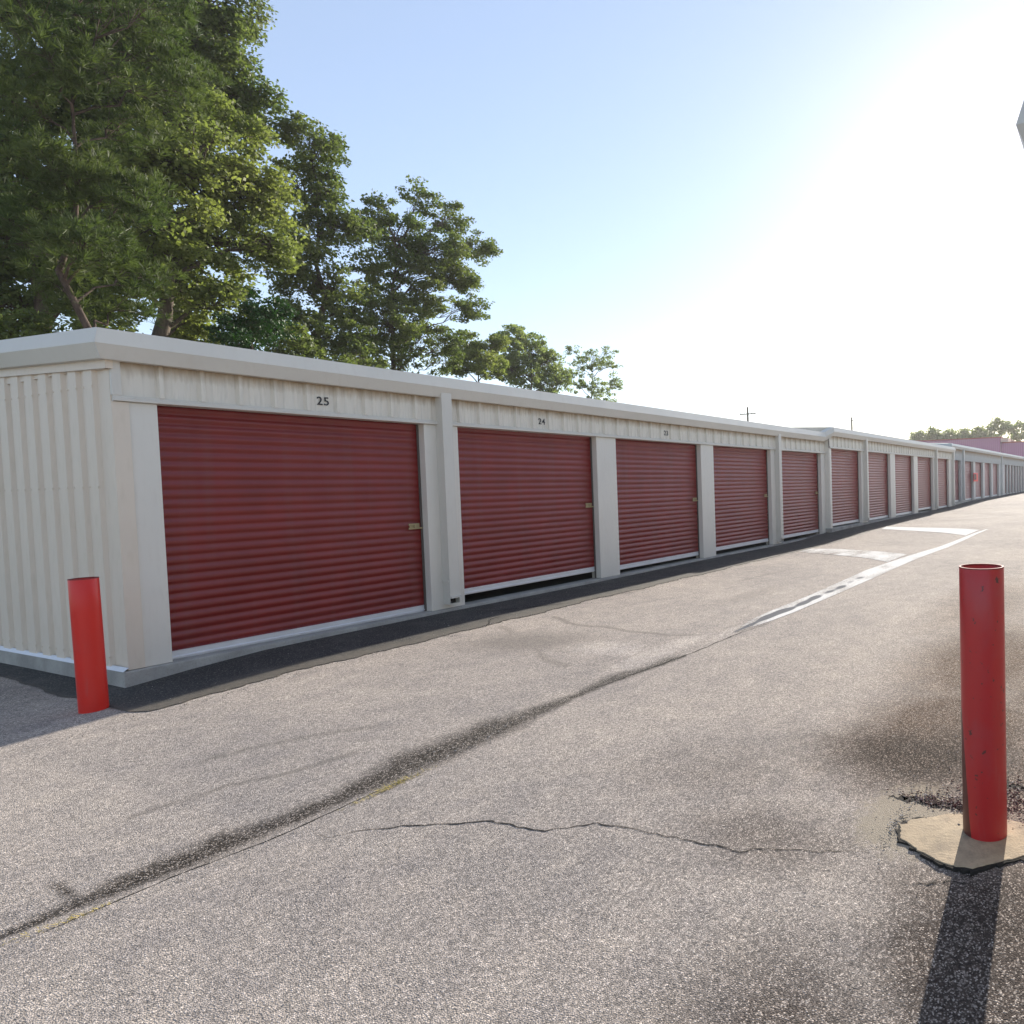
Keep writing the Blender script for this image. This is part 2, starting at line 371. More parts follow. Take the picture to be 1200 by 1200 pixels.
fattr(me, 'film', np.maximum.reduce([.9 * G(2.3, -2.2, .5, .8, .3), .4 * G(.75, -5.9, .6, .7), seg_([(-1.2, -3.04), (-.8, -3.10), (-.55, -3.27), (-.23, -3.36)], .035) * .95, seg_([(-.64, -2.54), (-.42, -2.62), (-.17, -2.78), (.11, -3.06)], .035) * .9, .9 * arc([(3.32, -1.5), (3.04, -2.33), (3.05, -2.8), (2.95, -3.44), (3.2, -3.75)], .05), .7 * arc([(2.74, -1.3), (2.19, -2.21), (1.68, -3.3)], .07), .6 * G(7.5, -2.2, 1.2, .06, -.1), .5 * G(5.5, -3.0, 1.2, .3)]).ravel())
fattr(me, 'rough', np.maximum.reduce([G(2.5, -3.75, .9, .16), .9 * G(2.35, -3.2, .3, .5), .8 * G(3.6, -3.95, .7, .12)]).ravel())
ang = np.arctan2(Y + 6.95, X - .12)
dr = np.hypot((X - .17) / .40, (Y + 6.88) / .30)
fattr(me, 'dust', np.clip(1.25 - dr, 0, 1).ravel() * (Y > -7.35 + 0 * Y).ravel())
fattr(me, 'verge', np.clip((Y - 10) / 1.5, 0, 1).ravel())
structure(new_obj('ground', me, M['ground']))

def drape(name, polyL, polyR, mat, lift, nseg=1, attrs=None, parent=None):
    """ribbon between two polylines with the same number of points, laid on the ground"""
    V = []; n = len(polyL); F = []; A = {k: [] for k in (attrs or {})}
    for i in range(n):
        for j in range(nseg + 1):
            t_ = j / nseg; x = polyL[i][0] * (1 - t_) + polyR[i][0] * t_; y = polyL[i][1] * (1 - t_) + polyR[i][1] * t_
            V.append((x, y, float(gz(x, y)) + lift))
            for k in A: A[k].append(attrs[k](i / (n - 1), t_, x, y))
    for i in range(n - 1):
        for j in range(nseg):
            a = i * (nseg + 1) + j; F.append((a, a + 1, a + nseg + 2, a + nseg + 1))
    me = fast_mesh(name, np.array(V), np.array(F), 4, True)
    for k in A: fattr(me, k, A[k])
    o = new_obj(name, me, mat, parent)
    return o
def wob(x, a=.03, f=3.1, p=0.): return a * (math.sin(x * f + p) + .6 * math.sin(x * f * 2.7 + 1.3 + p) + .4 * math.sin(x * f * 6.1 + .4 + p) + .3 * math.sin(x * f * 15 + 2 + p))
# apron: newer dark asphalt laid along the building
xl = np.concatenate([np.arange(-.34, 14, .03), np.arange(14, 31, .12), np.arange(31, 90, .5)])
def ap_edge(x): return -(np.interp(x, [-.34, -.28, 0, 1, 2.5, 5, 8, 15, 20, 30, 50, 90], [.80, .97, 1.02, 1.0, 1.13, 1.04, 1.08, 1.0, .9, .7, .7, .7])) + wob(x, .030) * (1 if x < 31 else .5)
L_ = [(x, -.01 if x > -.02 else .0) for x in xl]; R_ = [(x, ap_edge(x)) for x in xl]
structure(drape('asphalt_apron', L_, R_, M['apron'], .006, 6, {'edge': lambda u, t_, x, y: max(0, (t_ - .55) / .45)}))
yl = np.arange(.0, 9.3, .1)
structure(drape('asphalt_apron', [(-.34 + wob(y + 3, .02) + .05 * min(1, y), y) for y in yl], [(-.005, y) for y in yl], M['apron'], .006, 4, {'edge': lambda u, t_, x, y: max(0, (.2 - t_) * 3)}))
# dark seam where apron meets old asphalt
def crack(pts, wd, lift=.002, jit=.012, name='asphalt_crack', sub=10, seed=1):
    r = random.Random(seed); P = []
    for (x0, y0), (x1, y1) in zip(pts[:-1], pts[1:]):
        for k in range(sub):
            t_ = k / sub; P.append([x0 + (x1 - x0) * t_ + r.uniform(-jit, jit), y0 + (y1 - y0) * t_ + r.uniform(-jit, jit)])
    P.append(list(pts[-1])); L = []; Rr = []
    for i, p in enumerate(P):
        q = P[min(i + 1, len(P) - 1)]; o_ = P[max(i - 1, 0)]; dx, dy = q[0] - o_[0], q[1] - o_[1]; l = math.hypot(dx, dy) + 1e-9
        ww = wd * r.uniform(.35, 1.3) * .5 * min(1, 4 * (i + .3) / len(P), 4 * (len(P) - i - .5) / len(P))
        L.append((p[0] - dy / l * ww, p[1] + dx / l * ww)); Rr.append((p[0] + dy / l * ww, p[1] - dx / l * ww))
    return structure(drape(name, L, Rr, M['crack'], lift, 1))
seam = [(x, ap_edge(x) - .002) for x in np.arange(-.3, 13, .03)]
crack(seam, .020, .003, .006, sub=1, seed=3)
crack([(-.91, -4.07), (-.94, -4.26), (-.84, -4.36), (-.74, -4.54), (-.66, -4.73), (-.56, -4.91), (-.55, -5.08), (-.53, -5.28), (-.39, -5.47), (-.37, -5.66), (-.37, -5.91), (-.36, -6.08), (-.36, -6.26), (-.3, -6.36), (-.24, -6.59), (-.18, -6.76), (-.07, -6.90)], .009, sub=5, jit=.009, seed=5)
crack([(-1.95, -3.95), (-1.4, -3.93), (-1.05, -3.99), (-.6, -3.99), (-.2, -4.02)], .011, .002, .006, sub=10, seed=6)
crack([(1.0, -3.86), (1.8, -3.95), (2.6, -4.05), (3.4, -4.06), (4.1, -4.18)], .02, .002, .012, sub=12, seed=8)
crack([(-.33, -7.0), (-.3, -7.09), (-.25, -7.17), (-.24, -7.28)], .007, .002, .006, sub=5, seed=9)
crack([(.62, -7.05), (.7, -7.2), (.6, -7.4), (.66, -7.7)], .06, .002, .03, sub=8, seed=10)
crack([(.34, -6.72), (.36, -6.85), (.33, -7.0), (.37, -7.15)], .05, .002, .02, sub=8, seed=11)
crack([(4.3, -1.0), (3.9, -.8), (3.4, -.55), (3.2, -.3)], .02, .0085, .012, sub=6, seed=12)
crack([(2.62, -1.2), (2.85, -1.0), (2.95, -.9), (3.25, -.82)], .02, .0085, .012, sub=6, seed=13)
crack([(4.1, -1.05), (4.6, -1.0), (5.2, -1.15), (6.2, -1.3)], .012, .006, .012, sub=6, seed=14)

# road markings
LX = [3.45, 4.0, 4.6, 5.8, 7.2, 8.6, 10.5, 12.5, 14.5, 16.4, 17.6]
U = [-3.96, -3.86, -3.82, -3.79, -3.70, -3.62, -3.68, -3.80, -3.92, -4.02, -4.11]; D = [-4.0, -4.10, -4.14, -4.12, -4.08, -4.04, -4.03, -4.06, -4.12, -4.16, -4.17]
xx = np.arange(3.45, 17.6, .06)
seal = lambda u, t_, x, y: float(np.interp(x, [3.4, 3.6, 4.8, 5.6, 7.5, 9], [.9, 1.0, .95, .7, .5, .2])) * (1 + .35 * math.sin(x * 9.1) * math.sin(x * 3.3 + 1)) * math.exp(-((t_ - .42 - .05 * math.sin(x * 4)) / .24) ** 2)
structure(drape('road_marking', [(x, np.interp(x, LX, U)) for x in xx], [(x, np.interp(x, LX, D)) for x in xx], M['paint'], .004, 12,
      {'seal': seal, 'wear': lambda u, t_, x, y: float(np.interp(x, [3.4, 4.5, 7, 10, 13], [.25, .12, .08, .0, -.25]))}))
zero = lambda u, t_, x, y: 0.
tt = np.linspace(0, 1, 40)
def lerp(pts, t_): k = np.linspace(0, 1, len(pts)); return (float(np.interp(t_, k, [p[0] for p in pts])), float(np.interp(t_, k, [p[1] for p in pts])))
structure(drape('road_marking', [lerp([(11.85, -1.1), (11.9, -1.7), (11.6, -2.6), (11.2, -3.62)], q) for q in tt], [lerp([(11.1, -1.1), (10.7, -2.0), (10.35, -2.85), (9.85, -3.62)], q) for q in tt], M['paint'], .0045, 10, {'seal': zero, 'wear': lambda u, t_, x, y: .16}))
structure(drape('road_marking', [lerp([(17.95, -.95), (17.6, -2.2), (17.4, -3.3), (17.2, -3.98)], q) for q in tt], [lerp([(17.0, -1.1), (16.5, -2.2), (16.1, -3.1), (15.6, -3.93)], q) for q in tt], M['paint'], .0045, 10, {'seal': zero, 'wear': lambda u, t_, x, y: -.2}))

# ------------------------------------------------------------------ storage buildings
PITCH = 3.048
def fascia_prof(top, nose, bot):             # (outward, z): upper face leans back to the sky, lower face tucks in
    return [(.02, bot), (.10, bot), (.15, nose), (.115, top), (-.04, top + .012), (-.04, top - .02)]
def rib_profile(L, pitch, dep, top_w=.03, side=.018, minor=True, inv=False):
    p = [(0, 0)]; x = pitch * .96
    while x + pitch * .8 < L:
        p += [(x - top_w / 2 - side, 0), (x - top_w / 2, dep), (x + top_w / 2, dep), (x + top_w / 2 + side, 0)]
        if minor:
            for q in (1 / 3, 2 / 3):
                xm = x + pitch * q; p += [(xm - .024, 0), (xm - .010, dep * .16), (xm + .010, dep * .16), (xm + .024, 0)]
        x += pitch
    p.append((L, 0)); return p
def header(x0, x1, y, z0, z1, mat, parent, yback=.03, dep=.034):
    p = rib_profile(x1 - x0, .3048, dep)
    V = []; F = []; uv = []
    for z, v_ in ((z0, 0.), (z1, 1.)):
        V += [(x0 + a, y - b, z) for a, b in p]; uv += [(a, v_) for a, b in p]
    k = len(p)
    F = [(i, i + 1, k + i + 1, k + i) for i in range(k - 1)]
    me = bpy.data.meshes.new('header_panel'); me.from_pydata(V, [], F); ul = me.uv_layers.new(name='UVMap')
    for l in me.loops: ul.data[l.index].uv = uv[l.vertex_index]
    me.update(); return new_obj('header_panel', me, mat, parent)
def curtain_mesh(w_, h_, pitch=.0845, dep=.015):
    V = []; n = int(h_ / pitch); seg = 8
    prof = []
    for i in range(n):
        for s_ in range(seg):
            u = s_ / seg; z = i * pitch + u * pitch
            d_ = dep * (1 - abs(math.cos(math.pi * u)) ** 3)
            prof.append((z * h_ / (n * pitch), d_))
    prof.append((h_, 0))
    xs_ = [0, w_]
    for z, d_ in prof: V += [(0, -d_, z), (w_, -d_, z)]
    F = [(2 * i, 2 * i + 1, 2 * i + 3, 2 * i + 2) for i in range(len(prof) - 1)]
    me = bpy.data.meshes.new('curtain'); me.from_pydata(V, [], F); me.update()
    me.polygons.foreach_set('use_smooth', [True] * len(F)); return me
def bar_mesh(w_):                       # aluminium bottom bar: angle with astragal lip
    b = MB(); b.sweep([(-.024, .0), (-.024, .012), (-.016, .018), (-.016, .062), (.004, .066), (.004, .0)], [lambda a, z: (0.0, a, z), lambda a, z: (w_, a, z)])
    b.box(.03, w_ - .03, -.014, .0, -.014, 0); return b
def latch_part(parent, x, z):
    b = MB(); b.box(x - .13, x, -.024, -.018, z - .036, z + .036)
    b.box(x - .15, x - .01, -.038, -.0242, z + .014, z + .034); b.box(x - .15, x + .03, -.038, -.0242, z - .034, z - .014)
    b.box(x - .085, x - .065, -.050, -.0382, z - .020, z + .022)
    return b.obj('latch', M['brass'], parent, .003)
def digits(txt, x, y, z, h, mat, parent):
    c = bpy.data.curves.new('unit_number', 'FONT'); c.body = txt; c.size = h * 1.4; c.extrude = .002; c.offset = .0012; c.space_character = 1.12; c.align_x = 'CENTER'
    tmp = bpy.data.objects.new('tmp', c); col.objects.link(tmp); bpy.context.view_layer.update()
    me = bpy.data.meshes.new_from_object(tmp.evaluated_get(bpy.context.evaluated_depsgraph_get()))
    bpy.data.objects.remove(tmp); me.transform(Matrix.Translation((x, y, z)) @ Matrix.Rotation(R(90), 4, 'X'))
    return new_obj('unit_number', me, mat, parent)
def downspout(x, wd, y0, dep, z0, z1, mat, parent):
    b = MB()
    t_ = .004
    # open box spout with flared foot
    b.box(x, x + wd, y0 - dep, y0 - dep + t_, z0 + .10, z1); b.box(x, x + t_, y0 - dep + t_ + .0005, y0, z0 + .02, z1); b.box(x + wd - t_, x + wd, y0 - dep + t_ + .0005, y0, z0 + .02, z1)
    b.box(x - .004, x + wd + .004, y0 - dep - .03, y0 - dep - .001, z0 + .10, z0 + .125)
    b.box(x - .012, x + .0, y0 - dep * .9, y0 - .002, z0 + .30, z0 + .33)
    b.box(x + t_ + .001, x + wd - t_ - .001, y0 - dep + .01, y0 - .001, z0 + .02, z0 + .03)
    o = b.obj('downspout', mat, parent)
    h = MB(); h.box(x + t_ + .002, x + wd - t_ - .002, y0 - .05, y0 - .004, z0 + .035, z0 + .10); h.obj('outlet_shade', M['hole_shade'], o)  # near black plug, shade of the spout mouth put into its colour
    return o

def door_unit(parent, x, y, z, w_, h_, gap, mat, meshes, latch=None, label=None):
    key = (round(w_, 3), mat.name)
    if key not in meshes:
        cm = curtain_mesh(w_ + .06, h_ + .12); cm.materials.append(mat)
        bb = bar_mesh(w_).mesh('bottom_bar'); bb.materials.append(M['alu']); meshes[key] = (cm, bb)
    cm, bb = meshes[key]
    d_ = bpy.data.objects.new('door', cm); col.objects.link(d_); d_.parent = parent; d_.location = (x - .03, y, z + gap + .062)
    if label: d_['label'] = label
    for q in (0., w_ - .022):
        tk = MB(); tk.box(x + q + .0005, x + q + .0215, y - .034, y - .016, z + .003, z + h_ - .004); tk.obj('door_track', M['track'], parent)
    b_ = bpy.data.objects.new('bottom_bar', bb); col.objects.link(b_); b_.parent = d_; b_.location = (.03, -.001, -.062)
    if latch is not None: latch_part(d_, w_ - .01, latch - gap - .062)
    return d_
meshes = {}
SB = thing('storage_building', (0, 0, 0), 'long cream metal storage building with ten dark red roll up doors', 'building', None)
Z0, ZH = 0., 2.309
REC = .13
doors = [.2976 + PITCH * k for k in range(5)]
W = 2.5757
gaps = [.012, .125, .075, .095, .10]
for k, x in enumerate(doors):
    door_unit(SB, x, REC, Z0, W, ZH, gaps[k], M['door'], meshes, 1.06 if k == 0 else 1.2)
b = MB(); b.quad((.25, .16, .004), (15.2, .16, .004), (15.2, 2, .004), (.25, 2, .004)); b.obj('shade_sheet', M['hole_shade'], SB)  # near black sheet paints the inner shade seen under the doors
# posts of the first section (side reveals show)
pe = [(0.0, .2976)] + [(doors[k] + W, doors[k + 1]) for k in range(4)] + [(doors[4] + W, 15.34)]
for a, b in pe:
    p = MB(); p.box(a, b, 0, REC + .06, Z0 + .001, ZH - .001); p.obj('post', M['post'], SB, .006)
S1Z, S1Y, S1X = .17, -.14, 15.36
W2 = 2.46
doors2 = [15.50 + 3.03 * k for k in range(5)]
gaps2 = [.05, .03, .03, .09, .03]
for k, x in enumerate(doors2): door_unit(SB, x, S1Y + REC, S1Z, W2, 2.29, gaps2[k], M['door'], meshes)
END2 = 30.86
pe2 = [(S1X, doors2[0])] + [(doors2[k] + W2, doors2[k + 1]) for k in range(4)] + [(doors2[4] + W2, END2)]
for a, b in pe2:
    p = MB(); p.box(a, b, S1Y, S1Y + REC + .06, S1Z + .001, S1Z + 2.289); p.obj('post', M['post'], SB, .006)
# headers
HB, FB = ZH, 2.655
header(.03, 15.36, -.004, HB + .05, FB + .03, M['header'], SB)
header(S1X, END2, S1Y - .004, S1Z + HB + .03, S1Z + FB + .03, M['header'], SB)
for (x0, x1, y, z, w_) in ((-.004, 15.36, 0, HB, .05), (S1X, END2, S1Y, S1Z + HB - .02, .05)):
    b = MB(); b.sweep([(.0, 0), (-.036, 0.004), (-.036, .03), (-.03, .034), (-.03, w_), (.0, w_)], [lambda a, q: (x0, y + a, z + q), lambda a, q: (x1, y + a, z + q)])
    b.box(x0 + .3, x1 - .3, y + .004, y + REC - .02, z + .0, z + .004)
    b.obj('header_trim', M['fascia'], SB)
# vertical corner trim at the header end
b = MB(); b.box(-.012, .05, -.034, -.001, HB + .0505, FB + .02); b.obj('corner_trim', M['fascia'], SB, .002)
# numbers
for n_, x in (('25', 1.70), ('24', 4.76), ('23', 7.80)): digits(n_, x, -.014, 2.43, .088, M['black'], SB)
# fascia: front run stepped at section two, mitred with the raked end run
TOP, NOSE, BOT = 2.895, 2.765, 2.645
pf = fascia_prof(TOP, NOSE, BOT)
RS = .047
b = MB()
secs = [lambda o, z: (-o, -o, z), lambda o, z: (15.10, -o, z), lambda o, z: (15.42, S1Y - o, z + S1Z - .01), lambda o, z: (END2 + .08, S1Y - o, z + S1Z - .01)]
b.sweep(pf, secs); b.obj('fascia', M['fascia'], SB)
b = MB(); BD = 9.2
b.sweep(pf, [lambda o, z: (-o - .001, -o - .0005, z), lambda o, z: (-o - .001, BD / 2, z + RS * BD / 2), lambda o, z: (-o - .001, BD + o, z)]); b.obj('fascia', M['fascia'], SB)
for (x, y, a) in ((-.0, -.0, 0),):      # mitre seam
    b = MB(); c_ = [(-o - .0035, -o - .0035, z) for o, z in pf[1:5]]
    for (p, q) in zip(c_[:-1], c_[1:]): b.quad((p[0] - .0, p[1] - .0, p[2]), (p[0] + .006, p[1], p[2]), (q[0] + .006, q[1], q[2]), q)
    b.obj('mitre_seam', M['roof'], SB)
# roof sheets (low gable), rear wall, slab
b = MB(); zr = 2.90
for (x0, x1, y0, dz) in ((-.02, 15.36, .0, 0), (15.37, END2 + .02, S1Y, S1Z)):
    b.quad((x0, y0 + .03, zr + dz - .01), (x1, y0 + .03, zr + dz - .01), (x1, BD / 2, zr + dz + RS * BD / 2), (x0, BD / 2, zr + dz + RS * BD / 2))
    b.quad((x0, BD, zr + dz - .01), (x1, BD, zr + dz - .01), (x1, BD / 2, zr + dz + RS * BD / 2 - .001), (x0, BD / 2, zr + dz + RS * BD / 2 - .001))
b.obj('roof', M['roof'], SB)
b = MB(); b.box(.06, 15.3, BD - .05, BD, 0, 2.85); b.box(15.4, END2, BD - .05, BD, .17, 3.0); b.box(END2 - .05, END2, .08, BD - .06, .171, 3.0)
b.box(15.355, 15.365, -.1, BD - .06, 0.2, 2.9); b.obj('rear_wall', M['cream'], SB)
b = MB(); b.box(.05, 15.3, 2.0, 2.03, 0.0, 2.8); b.box(15.4, 30.8, 2.0, 2.03, .18, 2.9); b.obj('inner_partition', M['inside'], SB)
b = MB(); b.box(15.345, 15.375, -.03, .0, 2.30, 2.66); b.box(15.3405, S1X - .0005, S1Y + .02, .0, .02, 2.80); b.obj('corner_trim', M['post'], SB)
for (xa, yy, dz) in ((-.02, .04, 0.), (15.372, S1Y + .03, S1Z), (15.35, .04, 0.), (END2 + .0, S1Y + .03, S1Z)):
    b = MB(); b.quad((xa, yy, 2.60 + dz), (xa, BD, 2.60 + dz), (xa, BD, zr + dz - .015), (xa, BD / 2, zr + dz + RS * BD / 2 - .005), (xa, yy, zr + dz - .015))
    b.obj('gable', M['cream'], SB)
# end wall of wide vertical ribs
def ribwall(x, y0, y1, z0, ztop, mat, parent, pitch=.2857):
    V = []; P = [(y0, 0.)]; y = y0 + .14
    while y + pitch < y1:
        P += [(y, 0.), (y + .016, .030), (y + .165, .030), (y + .195, 0.)]; y += pitch
    P.append((y1, 0.)); k = len(P); F = []
    for a, d_ in P: V.append((x - d_, a, z0))
    for a, d_ in P: V.append((x - d_, a, ztop(a)))
    F = [(i, i + 1, k + i + 1, k + i) for i in range(k - 1)]
    for a, d_ in P:
        if d_ > 0:
            for z in (1.585, .10, 2.45):
                n = len(V); a += .0; h_ = .0075; V += [(x - .030, a - h_, z - h_), (x - .030, a + h_, z - h_), (x - .030, a + h_, z + h_), (x - .030, a - h_, z + h_)] + [(x - .037, a + p * h_ * .7, z + q * h_ * .7) for p, q in ((-1, -1), (1, -1), (1, 1), (-1, 1))]
                F += [(n + 4, n + 5, n + 6, n + 7)] + [(n + i, n + (i + 1) % 4, n + 4 + (i + 1) % 4, n + 4 + i) for i in range(4)]
    me = bpy.data.meshes.new('end_wall'); me.from_pydata(V, [], F); me.update(); o = new_obj('end_wall', me, mat, parent); return o, P
rake = lambda y: 2.645 + RS * (y if y < BD / 2 else BD - y)
ew, P = ribwall(-.004, .09, BD - .03, .012, lambda y: rake(y) + .03, M['cream'], SB)
b = MB(); b.box(-.014, .0, -.0, .1, .004, 2.62); b.box(-.0145, .10, -.0135, -.0005, .0045, ZH - .003); b.obj('corner_trim', M['cream'], SB, .002)
b = MB(); b.box(-.0495, -.0005, -.045, -.0355, 2.578, 2.66); b.box(-.0495, -.0125, -.035, .02, 2.58, 2.66); b.quad((-.05, -.045, 2.575), (-.05, BD / 2, 2.575 + RS * BD / 2), (-.05, BD / 2, 2.66 + RS * BD / 2), (-.05, -.045, 2.66)); b.quad((-.05, .0, 2.575), (-.05, BD / 2, 2.575 + RS * BD / 2), (-.006, BD / 2, 2.575 + RS * BD / 2), (-.006, 0, 2.575)); b.obj('rake_trim', M['cream'], SB)
b = MB()
b.box(-.055, 15.36, -.045, 9.25, -.45, 0.0); b.obj('slab', M['slab'], SB, .012)
b = MB(); b.box(15.30, END2 + .05, S1Y - .045, 9.2, -.2, S1Z); b.obj('slab', M['slab'], SB, .012)
b = MB(); b.quad((-.06, -.04, .002), (-.06, 9.2, .002), (-.02, 9.2, .03), (-.02, -.04, .03)); b.obj('base_flashing', M['alu'], SB)
for x, y, z0, z1 in ((3.035, 0, .04, 2.70), (12.22, 0, .03, 2.70), (18.16, S1Y, S1Z + .03, S1Z + 2.70), (27.30, S1Y, S1Z + .03, S1Z + 2.70), (30.62, S1Y, S1Z + .03, S1Z + 2.70)):
    downspout(x, .14, y - .001, .125, z0, z1, M['fascia'], SB)

# third building, further on, its cream steel coloured grey for veiling glare
TB = thing('storage_building', (31.0, .02, .33), 'taller cream storage building far down the row, its walls coloured grey and narrow red doors paled for veiling glare', 'building')
TL = 46.
b = MB(); b.box(0, TL, -.04, 9, -.5, 0); b.obj('slab', M['slab'], TB)
fx = [.0, 3.30, 6.20, 9.10, 12.0]; W3 = 2.35
pf3 = fascia_prof(2.93, 2.82, 2.70)
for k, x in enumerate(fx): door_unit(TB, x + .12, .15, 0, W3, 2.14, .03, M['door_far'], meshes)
pp = [(-.02, .12)] + [(fx[k] + .12 + W3, fx[k + 1] + .12) for k in range(4)] + [(fx[4] + .12 + W3, 17.0)]
for a, b_ in pp:
    p = MB(); p.box(a, b_, 0, .2, 0.001, 2.139); p.obj('post', M['grey_post'], TB)
x = 17.0; ndoor = 0
while x < TL - 1.5:
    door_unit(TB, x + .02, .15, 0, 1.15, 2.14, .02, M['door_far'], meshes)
    p = MB(); p.box(x + 1.19, x + 1.48, 0, .2, 0.001, 2.139); p.obj('post', M['grey_post'], TB); x += 1.48
header(0, TL, -.003, 2.14, 2.74, M['header_grey'], TB)
b = MB(); b.sweep(pf3, [lambda o, z: (-.12, -o, z), lambda o, z: (TL, -o, z)]); b.sweep(pf3, [lambda o, z: (-o, 4.6, z + .26), lambda o, z: (-o, -.02, z)]); b.obj('fascia', M['grey_post'], TB)
b = MB(); b.quad((0, 0, 2.93), (TL, 0, 2.93), (TL, 4.6, 3.19), (0, 4.6, 3.19)); b.quad((0, 9.2, 2.93), (TL, 9.2, 2.93), (TL, 4.6, 3.19), (0, 4.6, 3.19)); b.obj('roof', M['roof'], TB)
b = MB(); b.box(.001, .04, .2, 9.1, 0, 2.93); b.box(TL - .04, TL, .2, 9.1, 0, 2.93); b.box(.05, TL - .05, 9.06, 9.1, 0, 2.93); b.obj('wall', M['grey'], TB)
for x in (2.72, 15.2): downspout(x, .16, -.001, .13, .03, 2.75, M['grey_post'], TB)
# red notice on a door of the third building
b = MB(); b.box(-.62, .62, -.012, .0, -.24, .24)
sg = thing('sign', (36.95 + .25, -.02, 1.60), 'small red notice board with dark panel fixed over a far red door', 'sign')
b.obj('board', painted('red sign face', (.75, .008, .015), .4), sg, .004)
b = MB(); b.box(-.55, .1, -.016, -.0125, -.15, .17); b.obj('panel', painted('dark sign print', (.05, .01, .015), .5), sg)

# building on the near right, of which only the eave corner shows
RB = thing('storage_building', (-.14, -7.612, 0), 'cream storage building on the right edge of which only the gutter corner shows', 'building')
RLn = 31.
b = MB(); b.sweep(pf, [lambda o, z: (-o, o, z), lambda o, z: (RLn, o, z)]); b.sweep(pf, [lambda o, z: (-o - .001, -4.6, z + .2), lambda o, z: (-o - .001, o + .0005, z)]); b.obj('fascia', M['fascia'], RB)
b = MB(); b.quad((0, 0, 2.9), (RLn, 0, 2.9), (RLn, -4.6, 3.1), (0, -4.6, 3.1)); b.quad((0, -9.2, 2.9), (RLn, -9.2, 2.9), (RLn, -4.6, 3.1), (0, -4.6, 3.1)); b.obj('roof', M['roof'], RB)
b = MB(); b.box(0, .04, -9.2, -.0, -.1, 2.9); b.box(.041, RLn, -.04, -.001, -.1, 2.9); b.box(.041, RLn, -9.2, -9.16, -.1, 2.9); b.box(RLn - .04, RLn - .001, -9.15, -.05, -.1, 2.88); b.obj('wall', M['cream'], RB)

# far mauve warehouse
FWb = thing('warehouse', (110, 0, .5), 'distant mauve metal warehouse wall with dark red stepped roof edge', 'building')
def mauve():
    t = NT('mauve ribbed steel'); wv = t.n('ShaderNodeTexWave'); wv.wave_type = 'BANDS'; wv.bands_direction = 'Y'; wv.inputs['Scale'].default_value = 1.0
    t.l(t.co.outputs['Object'], wv.inputs[0]); return t.fin(t.mix(wv.outputs[0], (.34, .11, .22), (.42, .16, .29)), .55)
Mm = mauve()
b = MB(); b.box(0, 20, 10.2, 34, 0, 7.45); b.box(.5, 20, -25, 10.15, 0, 6.6); b.obj('wall', Mm, FWb)
b = MB(); b.box(-.15, 20.2, 10.0, 34.2, 7.45, 7.62); b.box(.35, 20.2, -25.2, 9.98, 6.6, 6.78); b.obj('roof_edge', painted('dark red trim', (.30, .03, .04), .5), FWb)
b = MB(); b.box(.1, 3, 9.0, 10.14, 6.79, 7.35); b.obj('roof_end', painted('pink light on step face', (.6, .38, .34), .5), FWb)  # lit face of the step, its light put into the pale pink

# ------------------------------------------------------------------ bollards
def bollard(x, y, z, r, h, mat, label, tilt=(0, 0)):
    t_ = thing('bollard', (x, y, z), label, 'bollard', 'red steel pipe bollards')
    seg = 48; bm = bmesh.new(); ri = r - .008
    rings = [(r, -.15), (r, h * .25), (r, h * .5), (r, h * .75), (r, h - .003), (r - .002, h), (ri, h), (ri, h - .25)]
    vv = [[bm.verts.new((q * math.cos(2 * math.pi * i / seg), q * math.sin(2 * math.pi * i / seg), zz)) for i in range(seg)] for q, zz in rings]
    for a, c in zip(vv[:-1], vv[1:]):
        for i in range(seg): f = bm.faces.new((a[i], a[(i + 1) % seg], c[(i + 1) % seg], c[i])); f.smooth = True
    me = bpy.data.meshes.new('pipe'); bm.to_mesh(me); bm.free()
    new_obj('pipe', me, mat, t_)
    b = MB(); b.cyl(0, 0, h - .22, h - .2, ri - .0015, None, 32); b.obj('concrete_fill', M['pad'], t_)
    rb = bmesh.new(); a = [[rb.verts.new((q * math.cos(2 * math.pi * i / seg), q * math.sin(2 * math.pi * i / seg), zz)) for i in range(seg)] for q, zz in ((r + .0006, h - .004), (r + .0006, h + .0012), (ri - .0006, h + .0012), (ri - .0006, h - .006))]
    for p, q in zip(a[:-1], a[1:]):
        for i in range(seg): rb.faces.new((p[i], p[(i + 1) % seg], q[(i + 1) % seg], q[i]))
    me = bpy.data.meshes.new('rim'); rb.to_mesh(me); rb.free(); new_obj('rim', me, M['rim'], t_)
    t_.rotation_euler = (tilt[0], tilt[1], 0); return t_
bollard(-.405, -.465, -.16, .086, 1.03, M['bollard_new'], 'shorter bright glossy red bollard by the corner of the cream building', (0, -R(.6)))
bollard(.165, -7.232, -.135, .098, 1.222, M['bollard_old'], 'taller worn dark red bollard standing in a cracked concrete pad', (0, -R(.3)))
